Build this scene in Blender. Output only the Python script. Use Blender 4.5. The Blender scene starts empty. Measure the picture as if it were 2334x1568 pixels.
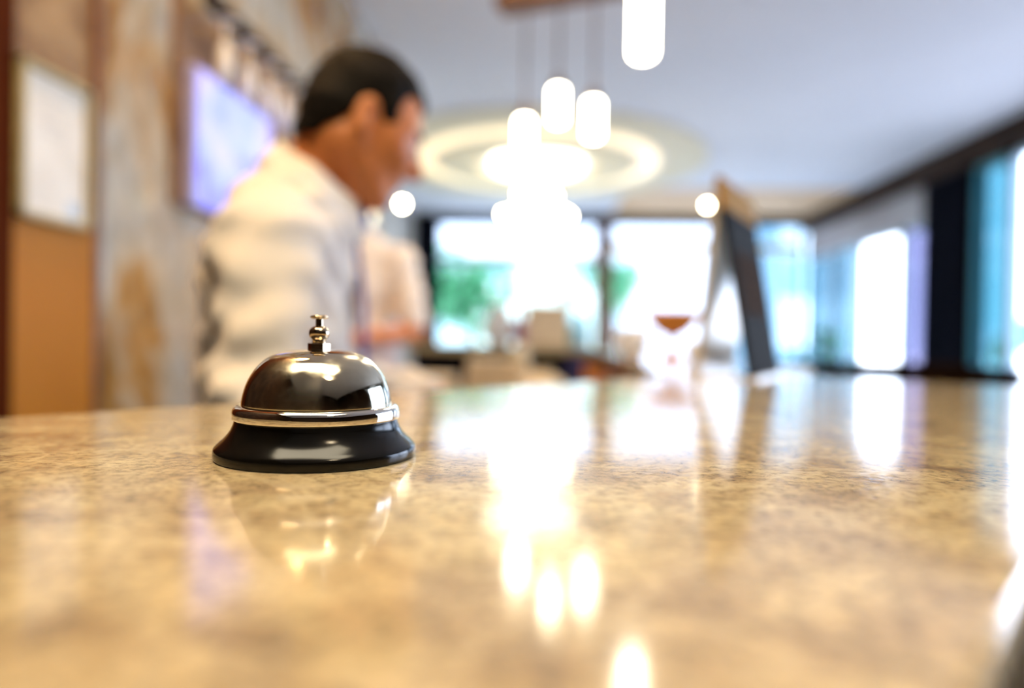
import bpy, bmesh, math, random
import numpy as np
from mathutils import Vector, Matrix
C = bpy.context.scene.collection
R = math.radians
PI = math.pi
random.seed(7)

# ------------------------------------------------------------------ camera
YAW, PITCH, ROLL = R(3.0), R(0.63), R(1.0)
FPX, CX, CY = 24.0 / 36.0 * 2334, 1167.0, 784.0
ZC = 1.1533
cd = bpy.data.cameras.new('camera'); cam = bpy.data.objects.new('camera', cd); C.objects.link(cam)
CAM = Matrix.Translation((0, 0, ZC)) @ Matrix.Rotation(YAW, 4, 'Z') @ Matrix.Rotation(PI / 2 - PITCH, 4, 'X') @ Matrix.Rotation(ROLL, 4, 'Z')
cam.matrix_world = CAM
cd.lens = 24; cd.sensor_width = 36; cd.clip_start = 0.01; cd.clip_end = 300
cd.dof.use_dof = True; cd.dof.focus_distance = 0.272; cd.dof.aperture_fstop = 2.5; cd.dof.aperture_blades = 0
bpy.context.scene.camera = cam

# ------------------------------------------------------------------ world, exposure
sc = bpy.context.scene
sc.view_settings.view_transform = 'Standard'; sc.view_settings.look = 'None'
sc.view_settings.exposure = 1.32; sc.view_settings.gamma = 1.0; sc.view_settings.use_curve_mapping = False
w = bpy.data.worlds.new('sky'); sc.world = w; w.use_nodes = True
bg = w.node_tree.nodes['Background']
bg.inputs[0].default_value = (0.64, 0.77, 1.0, 1); bg.inputs[1].default_value = 4.0

def light(name, kind, loc, energy, color, size=0.2, rot=(0, 0, 0), size_y=None, spot=None):
    l = bpy.data.lights.new(name, kind); l.energy = energy; l.color = color
    if kind == 'AREA':
        l.size = size
        if size_y: l.shape = 'RECTANGLE'; l.size_y = size_y
    elif kind == 'SUN': l.angle = size
    else: l.shadow_soft_size = size
    if spot: l.spot_size = spot; l.spot_blend = 0.6
    o = bpy.data.objects.new(name, l); o.location = loc; o.rotation_euler = rot; C.objects.link(o); return o
light('sun', 'SUN', (6, 6, 12), 10.0, (1, 0.95, 0.88), R(1), (R(38), R(-12), 0))

# ------------------------------------------------------------------ geometry helpers
def ray(px, py):
    d = Vector(((px - CX) / FPX, -(py - CY) / FPX, -1.0))
    return (CAM.to_3x3() @ d)
def at(px, py, depth):                # point seen at a pixel, at a depth along the view axis
    return Vector((0, 0, ZC)) + ray(px, py) * depth
def on_x(px, py, X):
    r = ray(px, py); return Vector((0, 0, ZC)) + r * (X / r.x)
def on_y(px, py, Y):
    r = ray(px, py); return Vector((0, 0, ZC)) + r * (Y / r.y)
def on_z(px, py, Z):
    r = ray(px, py); return Vector((0, 0, ZC)) + r * ((Z - ZC) / r.z)
def cw(x, y, z=0.0):                  # camera-heading ground frame -> room frame
    c, s = math.cos(YAW), math.sin(YAW)
    return Vector((x * c - y * s, x * s + y * c, z))

def link(o, parent=None):
    C.objects.link(o)
    if parent is not None: o.parent = parent
    return o
def obj(name, bm, mat, parent=None, loc=None, rot=None, smooth=False, bevel=0.0, mats=None, autosmooth=None):
    me = bpy.data.meshes.new(name)
    bmesh.ops.recalc_face_normals(bm, faces=bm.faces[:])
    bm.to_mesh(me); bm.free()
    for m in (mats or [mat]): me.materials.append(m)
    if smooth:
        for p in me.polygons: p.use_smooth = True
    o = bpy.data.objects.new(name, me)
    link(o, parent)
    if loc is not None: o.location = loc
    if rot is not None: o.rotation_euler = rot
    if bevel > 0:
        b = o.modifiers.new('bevel', 'BEVEL'); b.width = bevel; b.segments = 2; b.limit_method = 'ANGLE'; b.angle_limit = R(35)
    if autosmooth:
        for e in me.edges: pass
        me.set_sharp_from_angle(angle=autosmooth)
    return o
def empty(name, loc=(0, 0, 0), rotz=0.0):
    o = bpy.data.objects.new(name, None); o.empty_display_size = 0.05; o.location = loc; o.rotation_euler = (0, 0, rotz); C.objects.link(o); return o
def tag(o, label, cat, group=None, kind=None):
    o['label'] = label; o['category'] = cat
    if group: o['group'] = group
    if kind: o['kind'] = kind
    return o
def thing(name, label, cat, loc=(0, 0, 0), rotz=0.0, group=None):
    return tag(empty(name, loc, rotz), label, cat, group)
def struct(o, label=None, cat=None):
    o['kind'] = 'structure'
    if label: o['label'] = label
    if cat: o['category'] = cat
    return o
def dup(root):
    r = root.copy(); C.objects.link(r)
    for ch in list(root.children):
        c = ch.copy(); C.objects.link(c); c.parent = r
        for g in list(ch.children):
            d = g.copy(); C.objects.link(d); d.parent = c
    return r

def box(bm, x0, x1, y0, y1, z0, z1, M=None):
    vs = [bm.verts.new(v) for v in ((x0, y0, z0), (x1, y0, z0), (x1, y1, z0), (x0, y1, z0), (x0, y0, z1), (x1, y0, z1), (x1, y1, z1), (x0, y1, z1))]
    for f in ((0, 3, 2, 1), (4, 5, 6, 7), (0, 1, 5, 4), (1, 2, 6, 5), (2, 3, 7, 6), (3, 0, 4, 7)): bm.faces.new([vs[i] for i in f])
    if M is not None:
        for v in vs: v.co = M @ v.co
    return bm
def BX(*a, M=None): return box(bmesh.new(), *a, M=M)
def prism(bm, pts, z0, z1):
    a = [bm.verts.new((p[0], p[1], z0)) for p in pts]; b = [bm.verts.new((p[0], p[1], z1)) for p in pts]
    n = len(pts)
    bm.faces.new(a[::-1]); bm.faces.new(b)
    for i in range(n): bm.faces.new((a[i], a[(i + 1) % n], b[(i + 1) % n], b[i]))
    return bm
def lathe(bm, prof, n=48, c=(0, 0, 0), closed=False):
    rings = []
    for r, z in prof:
        if r < 1e-6: rings.append([bm.verts.new((c[0], c[1], c[2] + z))])
        else: rings.append([bm.verts.new((c[0] + r * math.cos(2 * PI * k / n), c[1] + r * math.sin(2 * PI * k / n), c[2] + z)) for k in range(n)])
    pairs = list(zip(rings, rings[1:]))
    if closed: pairs.append((rings[-1], rings[0]))
    for a, b in pairs:
        for k in range(n):
            k2 = (k + 1) % n
            if len(a) == 1 and len(b) == 1: continue
            if len(a) == 1: bm.faces.new((a[0], b[k2], b[k]))
            elif len(b) == 1: bm.faces.new((a[k], a[k2], b[0]))
            else: bm.faces.new((a[k], a[k2], b[k2], b[k]))
    return bm
def LT(prof, n=48, c=(0, 0, 0), closed=False): return lathe(bmesh.new(), prof, n, c, closed)
def tube(bm, pts, rad, n=10, cap=True):
    pts = [Vector(p) for p in pts]; rr = rad if isinstance(rad, (list, tuple)) else [rad] * len(pts)
    rings = []
    for i, p in enumerate(pts):
        t = (pts[min(i + 1, len(pts) - 1)] - pts[max(i - 1, 0)]).normalized()
        u = t.cross(Vector((0, 0, 1)) if abs(t.z) < 0.9 else Vector((1, 0, 0))).normalized(); v = t.cross(u)
        rings.append([bm.verts.new(p + rr[i] * (u * math.cos(2 * PI * k / n) + v * math.sin(2 * PI * k / n))) for k in range(n)])
    for a, b in zip(rings, rings[1:]):
        for k in range(n): bm.faces.new((a[k], a[(k + 1) % n], b[(k + 1) % n], b[k]))
    if cap: bm.faces.new(rings[0][::-1]); bm.faces.new(rings[-1])
    return bm
def TB(*a, **k): return tube(bmesh.new(), *a, **k)
def ball(bm, c, r, sx=1, sy=1, sz=1, n=16):
    res = bmesh.ops.create_uvsphere(bm, u_segments=n, v_segments=max(6, n // 2), radius=r)
    for v in res['verts']: v.co = Vector((v.co.x * sx + c[0], v.co.y * sy + c[1], v.co.z * sz + c[2]))
    return bm

# ------------------------------------------------------------------ materials
def mat(name, col, rough=0.5, metal=0.0, spec=0.5, emit=None, estr=0.0, trans=0.0, sss=0.0, alpha=1.0):
    m = bpy.data.materials.new(name); m.use_nodes = True
    p = m.node_tree.nodes['Principled BSDF']
    p.inputs['Base Color'].default_value = (*col, 1); p.inputs['Roughness'].default_value = rough
    p.inputs['Metallic'].default_value = metal; p.inputs['Specular IOR Level'].default_value = spec
    p.inputs['Transmission Weight'].default_value = trans
    if emit: p.inputs['Emission Color'].default_value = (*emit, 1); p.inputs['Emission Strength'].default_value = estr
    return m
def nt(m): return m.node_tree, m.node_tree.nodes, m.node_tree.links, m.node_tree.nodes['Principled BSDF']
def ramp(nodes, stops, interp='LINEAR'):
    r = nodes.new('ShaderNodeValToRGB'); e = r.color_ramp.elements; r.color_ramp.interpolation = interp
    while len(e) < len(stops): e.new(0.5)
    for k, (pos, col) in enumerate(stops): e[k].position = pos; e[k].color = (*col, 1)
    return r
def noise(nodes, links, vec, scale, detail=4, rough=0.55, dist=0.0):
    n = nodes.new('ShaderNodeTexNoise'); n.inputs['Scale'].default_value = scale; n.inputs['Detail'].default_value = detail
    n.inputs['Roughness'].default_value = rough; n.inputs['Distortion'].default_value = dist
    links.new(vec, n.inputs['Vector']); return n
def mottled(name, c1, c2, scale, rough=0.5, detail=3, bump=0.0, spec=0.5, metal=0.0, lo=0.35, hi=0.65, stretch=None):
    m = mat(name, c1, rough, metal, spec); t, N, L, p = nt(m)
    tc = N.new('ShaderNodeTexCoord'); vec = tc.outputs['Object']
    if stretch:
        mp = N.new('ShaderNodeMapping'); mp.inputs['Scale'].default_value = stretch; L.new(vec, mp.inputs['Vector']); vec = mp.outputs['Vector']
    n = noise(N, L, vec, scale, detail)
    r = ramp(N, [(lo, c1), (hi, c2)]); L.new(n.outputs['Fac'], r.inputs['Fac']); L.new(r.outputs['Color'], p.inputs['Base Color'])
    if bump:
        b = N.new('ShaderNodeBump'); b.inputs['Strength'].default_value = bump; b.inputs['Distance'].default_value = 0.002
        L.new(n.outputs['Fac'], b.inputs['Height']); L.new(b.outputs['Normal'], p.inputs['Normal'])
    return m
def counter_stone():
    m = mat('counter_stone', (0.5, 0.36, 0.2), 0.13, 0, 0.65); t, N, L, p = nt(m)
    tc = N.new('ShaderNodeTexCoord'); vec = tc.outputs['Object']
    n1 = noise(N, L, vec, 38, 5, 0.55, 0.25)
    r1 = ramp(N, [(0.28, (0.27, 0.195, 0.12)), (0.42, (0.41, 0.315, 0.19)), (0.55, (0.50, 0.40, 0.24)), (0.72, (0.61, 0.51, 0.32))])
    L.new(n1.outputs['Fac'], r1.inputs['Fac'])
    n2 = noise(N, L, vec, 230, 6, 0.7, 0.4)
    r2 = ramp(N, [(0.36, (0.42, 0.38, 0.36)), (0.5, (1.0, 1.0, 1.0)), (0.64, (1.4, 1.34, 1.22))]); L.new(n2.outputs['Fac'], r2.inputs['Fac'])
    mx = N.new('ShaderNodeMix'); mx.data_type = 'RGBA'; mx.blend_type = 'MULTIPLY'; mx.inputs['Factor'].default_value = 0.75
    L.new(r1.outputs['Color'], mx.inputs['A']); L.new(r2.outputs['Color'], mx.inputs['B'])
    # pale veins: thin level set of a warped noise
    n3 = noise(N, L, vec, 7, 5, 0.6, 0.5)
    r3 = ramp(N, [(0.482, (0, 0, 0)), (0.496, (0.5, 0.5, 0.5)), (0.504, (0.5, 0.5, 0.5)), (0.518, (0, 0, 0))]); L.new(n3.outputs['Fac'], r3.inputs['Fac'])
    mv = N.new('ShaderNodeMix'); mv.data_type = 'RGBA'
    L.new(r3.outputs['Color'], mv.inputs['Factor']); L.new(mx.outputs['Result'], mv.inputs['A']); mv.inputs['B'].default_value = (0.70, 0.58, 0.36, 1)
    L.new(mv.outputs['Result'], p.inputs['Base Color'])
    n4 = noise(N, L, vec, 260, 3); r4 = ramp(N, [(0.3, (0.06, 0.06, 0.06)), (0.7, (0.15, 0.15, 0.15))]); L.new(n4.outputs['Fac'], r4.inputs['Fac'])
    L.new(r4.outputs['Color'], p.inputs['Roughness'])
    return m
def wall_marble():
    m = mat('wall_marble', (0.6, 0.55, 0.45), 0.12, 0, 0.5); t, N, L, p = nt(m)
    tc = N.new('ShaderNodeTexCoord')
    mp = N.new('ShaderNodeMapping'); mp.inputs['Scale'].default_value = (1, 1.3, 0.9); mp.inputs['Location'].default_value = (0.3, 2.2, 0.82)
    L.new(tc.outputs['Object'], mp.inputs['Vector']); vec = mp.outputs['Vector']
    n1 = noise(N, L, vec, 1.9, 5, 0.58, 0.5)
    r1 = ramp(N, [(0.32, (0.16, 0.065, 0.015)), (0.44, (0.38, 0.20, 0.05)), (0.51, (0.46, 0.37, 0.25)), (0.60, (0.42, 0.40, 0.36)), (0.75, (0.58, 0.51, 0.38))])
    L.new(n1.outputs['Fac'], r1.inputs['Fac'])
    n2 = noise(N, L, vec, 9, 4, 0.6, 0.8)
    r2 = ramp(N, [(0.35, (0.72, 0.68, 0.62)), (0.6, (1.05, 1.02, 1.0))]); L.new(n2.outputs['Fac'], r2.inputs['Fac'])
    mx = N.new('ShaderNodeMix'); mx.data_type = 'RGBA'; mx.blend_type = 'MULTIPLY'; mx.inputs['Factor'].default_value = 0.8
    L.new(r1.outputs['Color'], mx.inputs['A']); L.new(r2.outputs['Color'], mx.inputs['B']); L.new(mx.outputs['Result'], p.inputs['Base Color'])
    return m
def pane_glass(name, tint=(1, 1, 1)):
    m = bpy.data.materials.new(name); m.use_nodes = True; N = m.node_tree.nodes; L = m.node_tree.links
    N.remove(N['Principled BSDF']); out = N['Material Output']
    tr = N.new('ShaderNodeBsdfTransparent'); tr.inputs[0].default_value = (*tint, 1)
    gl = N.new('ShaderNodeBsdfGlossy'); gl.inputs['Roughness'].default_value = 0.02
    lw = N.new('ShaderNodeLayerWeight'); pw = N.new('ShaderNodeMath'); pw.operation = 'POWER'; pw.inputs[1].default_value = 5.0
    fr = N.new('ShaderNodeMath'); fr.operation = 'MULTIPLY_ADD'; fr.inputs[1].default_value = 0.5; fr.inputs[2].default_value = 0.03
    L.new(lw.outputs['Facing'], pw.inputs[0]); L.new(pw.outputs[0], fr.inputs[0])
    mx = N.new('ShaderNodeMixShader'); L.new(fr.outputs[0], mx.inputs[0]); L.new(tr.outputs[0], mx.inputs[1]); L.new(gl.outputs[0], mx.inputs[2]); L.new(mx.outputs[0], out.inputs[0])
    return m
def emitter(name, col, s): return mat(name, col, 0.4, emit=col, estr=s)

M = {}
M['stone'] = counter_stone(); M['marble'] = wall_marble()
M['ceiling'] = mottled('ceiling_paint', (0.76, 0.76, 0.82), (0.80, 0.80, 0.86), 1.2, 0.8)
M['plaster'] = mottled('pale_plaster', (0.72, 0.71, 0.70), (0.78, 0.77, 0.76), 2, 0.8)
M['floor'] = mottled('floor_tile', (0.46, 0.44, 0.43), (0.54, 0.52, 0.51), 4, 0.3)
M['dark'] = mottled('dark_metal', (0.004, 0.005, 0.009), (0.008, 0.009, 0.014), 12, 0.8, spec=0.0)
M['darkwood'] = mottled('dark_wood', (0.018, 0.008, 0.004), (0.036, 0.017, 0.008), 5, 0.6, spec=0.1, stretch=(8, 1, 1))
M['brownwood'] = mottled('brown_wood', (0.14, 0.055, 0.022), (0.22, 0.09, 0.035), 5, 0.4, stretch=(1, 1, 8))
M['orangewood'] = mottled('orange_wood_panel', (0.40, 0.145, 0.012), (0.46, 0.18, 0.018), 4, 0.5, spec=0.15, stretch=(1, 1, 0.3))
M['redwood'] = mottled('red_brown_wood', (0.045, 0.008, 0.001), (0.085, 0.016, 0.002), 6, 0.7, spec=0.03, stretch=(1, 1, 0.2))
M['chrome'] = mottled('worn_chrome', (0.70, 0.64, 0.50), (0.60, 0.54, 0.41), 90, 0.06, metal=1.0)
t_, N, L, p_ = nt(M['chrome']); tc = N.new('ShaderNodeTexCoord'); n1 = noise(N, L, tc.outputs['Object'], 55, 4, .6, .4)
r1 = ramp(N, [(.42, (.05, .05, .05)), (.62, (.26, .26, .26))]); L.new(n1.outputs['Fac'], r1.inputs['Fac']); L.new(r1.outputs['Color'], p_.inputs['Roughness'])
M['chromeclean'] = mat('polished_chrome', (0.85, 0.82, 0.76), 0.06, 1.0)
M['nickel'] = mat('bronze_nickel', (0.62, 0.50, 0.36), 0.12, 1.0)
M['blackgloss'] = mottled('black_enamel', (0.003, 0.003, 0.003), (0.006, 0.005, 0.004), 120, 0.16, spec=0.35)
M['white'] = mat('white_porcelain', (0.85, 0.85, 0.85), 0.15)
M['opal'] = mat('opal_glass', (0.92, 0.92, 0.94), 0.2); t_, N, L, p_ = nt(M['opal'])
tl_ = N.new('ShaderNodeBsdfTranslucent'); tl_.inputs[0].default_value = (0.95, 0.95, 0.97, 1); mx_ = N.new('ShaderNodeMixShader'); mx_.inputs[0].default_value = 0.6
L.new(p_.outputs[0], mx_.inputs[1]); L.new(tl_.outputs[0], mx_.inputs[2]); L.new(mx_.outputs[0], N['Material Output'].inputs[0])
M['skin'] = mottled('skin', (0.62, 0.205, 0.065), (0.70, 0.25, 0.085), 30, 0.5)
M['hair'] = mottled('dark_hair', (0.005, 0.0035, 0.002), (0.010, 0.006, 0.004), 90, 0.7, bump=0.3, spec=0.12)
M['shirt'] = mottled('white_shirt', (0.80, 0.74, 0.68), (0.84, 0.78, 0.72), 25, 0.8)
M['shirt2'] = mottled('white_work_shirt', (0.82, 0.72, 0.64), (0.86, 0.76, 0.68), 25, 0.8)
M['tie'] = mottled('blue_tie', (0.015, 0.02, 0.26), (0.03, 0.03, 0.36), 80, 0.5)
M['trouser'] = mottled('dark_trousers', (0.012, 0.012, 0.02), (0.02, 0.02, 0.03), 40, 0.8)
M['shoe'] = mat('black_shoe', (0.01, 0.01, 0.01), 0.3)
M['apron'] = mottled('pale_apron', (0.78, 0.62, 0.56), (0.82, 0.67, 0.6), 25, 0.85)
M['button'] = mat('button', (0.8, 0.8, 0.78), 0.3)
M['eyewhite'] = mat('eye_white', (0.8, 0.78, 0.75), 0.2)
M['lampglass'] = emitter('lamp_glass', (1.0, 0.90, 0.68), 14)
M['bulb'] = emitter('warm_bulb', (1.0, 0.90, 0.60), 40)
M['disc'] = emitter('lamp_disc', (1.0, 0.92, 0.70), 2.5)
M['cove'] = emitter('cove_strip', (1.0, 0.82, 0.50), .38)
M['brass'] = mat('brass', (0.75, 0.55, 0.22), 0.25, 1.0)
M['cord'] = mat('brown_cord', (0.10, 0.06, 0.04), 0.6)
M['screen'] = None

# ------------------------------------------------------------------ the room
XL, YF, YB, ZCEIL = -1.17, 10.6, -3.2, ZC + 1.9
XR = on_y(1842, 500, YF).x
XW, YE = -3.4, on_x(852, 700, XL).y          # the bar wall ends at YE; the room widens to XW beyond it
struct(obj('floor', BX(XW - .2, XR + .2, YB - .2, YF + .2, -.1, 0), M['floor']), 'pale tiled floor of the room', 'floor')
struct(obj('ceiling', BX(XW - .2, XR + .2, YB - .2, YF + .2, ZCEIL, ZCEIL + .12), M['ceiling']), 'flat pale ceiling above the bar', 'ceiling')
yw = on_x(8, 700, XL).y - .3
struct(obj('wall_left', BX(XL - .15, XL, yw, YE, 0, ZCEIL), M['marble']), 'polished marble wall with brown veins behind the bar staff', 'wall')
struct(obj('wall_left_near', BX(XL - .15, XL, YB, yw, 0, ZCEIL), M['darkwood']), 'dark wooden wall beside the viewer', 'wall')
struct(obj('wall_left_return', BX(XW, XL - .15, YE - .15, YE, 0, ZCEIL), M['plaster']), 'pale return wall at the end of the marble wall', 'wall')
struct(obj('wall_left_far', BX(XW - .15, XW, YE - .15, YF + .1, 0, ZCEIL), M['plaster']), 'pale wall far on the left beyond the bar', 'wall')
struct(obj('wall_back', BX(XL, XR, YB - .15, YB, 0, ZCEIL), M['darkwood']), 'brown wall behind the viewer', 'wall')

# far wall: header, sill wall, mullions, panes
def wall_y(name, px0, px1, z0, z1, m, th=.16, Y=YF):
    x0, x1 = (XW if px0 is None else on_y(px0, 700, Y).x), on_y(px1, 700, Y).x
    return struct(obj(name, BX(x0, x1, Y, Y + th, z0, z1), m))
zt = on_y(1150, 505, YF).z
wall_y('wall_far', None, 945, 0, ZCEIL, M['plaster'])
f0, f1 = on_y(945, 700, YF).x, XR
zh = on_y(1150, 488, YF).z
struct(obj('trim_1', BX(f0, f1, YF, YF + .2, zh, ZCEIL), M['plaster']), 'pale header band above the far windows', 'header')
struct(obj('trim_2', BX(f0, f1, YF - .06, YF + .16, zt, zh), M['dark']), 'dark lintel along the top of the far windows', 'lintel')
struct(obj('trim_3', BX(f0, on_y(992, 700, YF).x, YF - .12, YF + .12, 0, zt), M['dark']), 'dark post at the left end of the far windows', 'post')
mx0, mx1 = on_y(1362, 700, YF).x, on_y(1388, 700, YF).x
struct(obj('trim_4', BX(mx0, mx1, YF - .10, YF + .10, 0, zt), M['brownwood']), 'brown mullion post between the two far windows', 'post')
struct(obj('wall_far_sill', BX(f0, f1, YF - .02, YF + .16, 0, .62), M['plaster']), 'low pale wall under the far windows', 'wall')
def window(n, x0, x1, z0, z1, zb, th, m, barcol, Y=YF, label=''):
    w_ = struct(empty('window_%d' % n, ((x0 + x1) / 2, Y, z0)), label, 'window')
    def p(name, bm, mm):
        o = obj(name, bm, mm, w_); o.data.transform(Matrix.Translation(-Vector(w_.location))); return o
    bm = bmesh.new(); t = .05
    box(bm, x0, x0 + t, Y, Y + .08, z0, z1); box(bm, x1 - t, x1, Y, Y + .08, z0, z1); box(bm, x0, x1, Y, Y + .08, z0, z0 + t); box(bm, x0, x1, Y, Y + .08, z1 - t, z1)
    p('window_frame', bm, m)
    p('transom_bar', BX(x0 + t, x1 - t, Y - .03, Y + .1, zb, zb + th), barcol)
    p('upper_pane', BX(x0 + t, x1 - t, Y + .035, Y + .045, zb + th, z1 - t), M['palepane'])
    p('lower_pane', BX(x0 + t, x1 - t, Y + .035, Y + .045, z0 + t, zb), M['aquapane'] if n == 1 else M['palepane'])
M['pane'] = pane_glass('clear_pane'); M['tealpane'] = pane_glass('teal_pane', (0.17, 0.31, 0.345)); M['lavpane'] = pane_glass('lavender_pane', (0.31, 0.30, 0.39))
M['palepane'] = pane_glass('pale_pane', (0.62, 0.64, 0.66)); M['bluepane'] = pane_glass('blue_pane', (0.29, 0.38, 0.41)); M['aquapane'] = pane_glass('aqua_pane', (0.53, 0.61, 0.60))
M['bluegrey'] = mottled('blue_grey_frame', (0.30, 0.42, 0.52), (0.36, 0.48, 0.58), 5, 0.5)
M['goldbar'] = mottled('gold_bar', (0.62, 0.43, 0.12), (0.70, 0.5, 0.16), 5, 0.4)
x992 = on_y(992, 700, YF).x
window(1, x992, mx0, .62, zt, on_y(1150, 604, YF).z, .12, M['dark'], M['bluegrey'], label='left far window with a blue grey bar across and green trees outside')
x1720 = XR - .05
window(2, mx1, x1720, .62, zt, on_y(1450, 572, YF).z, .13, M['dark'], M['goldbar'], label='right far window with a golden bar across under a white transom')

# right wall: beam under the ceiling, posts, panel, glazing
yc0, yc1 = on_x(2113, 700, XR).y, on_x(2212, 700, XR).y      # dark column (far, near edges)
struct(obj('trim_5', BX(XR - .10, XR + .14, YB, YF, ZCEIL - .26, ZCEIL), M['darkwood']), 'dark brown beam along the top of the right wall', 'beam')
struct(obj('trim_6', BX(XR - .06, XR + .14, yc1, yc0, 0, ZCEIL - .02), M['dark']), 'broad dark column on the right wall', 'column')
struct(obj('wall_right_sill', BX(XR, XR + .14, YB, YF, 0, .5), M['plaster']), 'low pale wall under the right windows', 'wall')
zp = on_x(1960, 552, XR).z
struct(obj('trim_7', BX(XR - .02, XR + .12, yc0, YF, zp, ZCEIL - .26), mottled('grey_panel', (0.24, 0.20, 0.20), (0.36, 0.34, 0.35), 1.5, 0.5)), 'grey panel over the right hand windows beyond the column', 'panel')
ya = on_x(2052, 700, XR).y
M['tealframe'] = mottled('teal_frame', (0.10, 0.30, 0.36), (0.13, 0.34, 0.40), 5, 0.5)
def window_x(n, y0, y1, z0, z1, pane, label, bars=()):
    w_ = struct(empty('window_%d' % n, (XR, (y0 + y1) / 2, z0)), label, 'window')
    def p(name, bm, mm):
        o = obj(name, bm, mm, w_); o.data.transform(Matrix.Translation(-Vector(w_.location))); return o
    bm = bmesh.new(); t = .05
    box(bm, XR, XR + .08, y0, y0 + t, z0, z1); box(bm, XR, XR + .08, y1 - t, y1, z0, z1); box(bm, XR, XR + .08, y0, y1, z0, z0 + t); box(bm, XR, XR + .08, y0, y1, z1 - t, z1)
    p('window_frame', bm, M['tealframe'] if pane is M['tealpane'] else M['bluegrey'])
    for yb_ in bars: p('glazing_bar', BX(XR - .01, XR + .09, yb_ - .03, yb_ + .03, z0 + t, z1 - t), M['bluegrey'])
    p('pane', BX(XR + .035, XR + .045, y0 + t, y1 - t, z0 + t, z1 - t), pane)
window_x(3, yc0, ya, .5, zp, M['lavpane'], 'narrow lavender tinted window right behind the dark column')
yb_ = on_x(1950, 700, XR).y
window_x(4, ya, yb_, .5, zp, M['pane'], 'blown out white window in the right wall beyond the lavender one')
window_x(8, yb_, YF, .5, zp, M['bluepane'], 'pale blue tinted window in the right wall at the far corner', bars=(on_x(1895, 700, XR).y,))
yt = on_x(2296, 700, XR).y
window_x(7, 3.2, yt, .5, ZCEIL - .26, M['pane'], 'clear bright window at the very right edge of the picture')
window_x(5, yt, yc1, .5, ZCEIL - .26, M['tealpane'], 'teal tinted window in front of the dark column at the right edge')
window_x(6, 1.6, 3.1, .5, ZCEIL - .26, M['pane'], 'window on the right beside the viewer')
struct(obj('wall_right', BX(XR, XR + .14, YB, 1.6, .5, ZCEIL), M['darkwood']), 'brown right wall behind the viewer', 'wall')
struct(obj('trim_8', BX(XR - .03, XR + .12, 3.1, 3.2, .5, ZCEIL - .26), M['dark']), 'dark post between the right windows', 'post')

struct(obj('trim_14', BX(on_y(1392, 700, YF).x, XR - .1, 8.7, YF, ZCEIL - .02, ZCEIL), mottled('peach_glow_tint', (0.72, 0.46, 0.24), (0.80, 0.54, 0.32), 1.5, 0.7)), 'ceiling band coloured peach as a warm glow above the right far window', 'glow_band')  # peach band puts the warm glow on the far ceiling into the colour
# left end of the bar wall: wooden pilaster panel that carries the framed notice
yp0, yp1 = on_x(24, 700, XL + .05).y, on_x(212, 700, XL + .05).y
struct(obj('trim_9', BX(XL, XL + .05, yp0, yp1, 0, on_x(120, 500, XL + .05).z), M['orangewood']), 'smooth orange wood panel below the framed notice', 'panel')
struct(obj('trim_10', BX(XL, XL + .04, yp0, yp1, on_x(120, 500, XL + .05).z, ZCEIL), mottled('brown_marble', (0.17, 0.085, 0.03), (0.36, 0.23, 0.11), 7, 0.25, detail=5)), 'mottled brown stone panel above the framed notice', 'panel')
struct(obj('trim_11', BX(XL, XL + .055, yp1, yp1 + .022, 0, ZCEIL), M['brownwood']), 'thin brown strip between wooden panel and marble wall', 'strip')
struct(obj('trim_12', BX(XL, XL + .055, yp0 - .5, yp0, 0, ZCEIL), M['redwood']), 'dark red brown wooden post at the left edge', 'post')

# ------------------------------------------------------------------ outside
M['paving'] = mottled('pale_paving', (0.74, 0.76, 0.78), (0.82, 0.84, 0.86), 1.5, 0.9)
struct(obj('ground', BX(-30, 45, YF + .3, 60, -.12, -.02), M['paving']), 'pale sunlit pavement outside the far windows', 'ground')
struct(obj('ground_side', BX(XR + .3, 45, -15, YF + .3, -.12, -.02), mottled('street_asphalt', (0.15, 0.16, 0.18), (0.20, 0.21, 0.23), 2, 0.9)), 'grey street outside the right windows', 'ground')

def leaf_ball(bm, c, r, n, s, seed):
    rnd = random.Random(seed)
    for _ in range(n):
        th, ph = rnd.uniform(0, 2 * PI), math.acos(rnd.uniform(-1, 1)); rr = r * rnd.uniform(.55, 1.0)
        p = Vector((c[0] + rr * math.sin(ph) * math.cos(th), c[1] + rr * math.sin(ph) * math.sin(th), c[2] + rr * math.cos(ph) * .9))
        Mx = Matrix.Translation(p) @ Matrix.Rotation(rnd.uniform(0, 6.3), 4, 'Z') @ Matrix.Rotation(rnd.uniform(-1.2, 1.2), 4, 'X')
        q = [bm.verts.new(Mx @ Vector(v)) for v in ((-s * .4, 0, 0), (0, -s, .1 * s), (s * .4, 0, 0), (0, s, .1 * s))]
        bm.faces.new(q)
M['leaf'] = mottled('tree_leaves', (0.05, 0.26, 0.12), (0.12, 0.42, 0.22), 8, 0.6)
M['bark'] = mottled('bark', (0.08, 0.06, 0.04), (0.14, 0.1, 0.07), 20, 0.9)
def tree(loc, h, r, seed, label):
    t = thing('street_tree', label, 'tree', loc, group='trees outside the windows')
    rnd = random.Random(seed)
    bm = bmesh.new(); tube(bm, [(0, 0, 0), (.05, 0, h * .5), (0, .03, h)], [.13, .10, .05]); obj('trunk', bm, M['bark'], t)
    bm = bmesh.new()
    for k in range(6):
        leaf_ball(bm, (rnd.uniform(-.6, .6) * r, rnd.uniform(-.6, .6) * r, h + rnd.uniform(-.5, .5) * r), r * .7, 260, .16, seed * 10 + k)
    obj('crown', bm, M['leaf'], t)
p = on_y(1075, 700, 17.0); tree((p.x, 17.0, -.02), 2.3, 1.15, 3, 'round green tree outside the left far window')
p = on_y(1400, 700, 30.0); tree((p.x, 30.0, -.02), 3.4, 1.2, 5, 'green tree far outside behind the mullion post')
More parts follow.
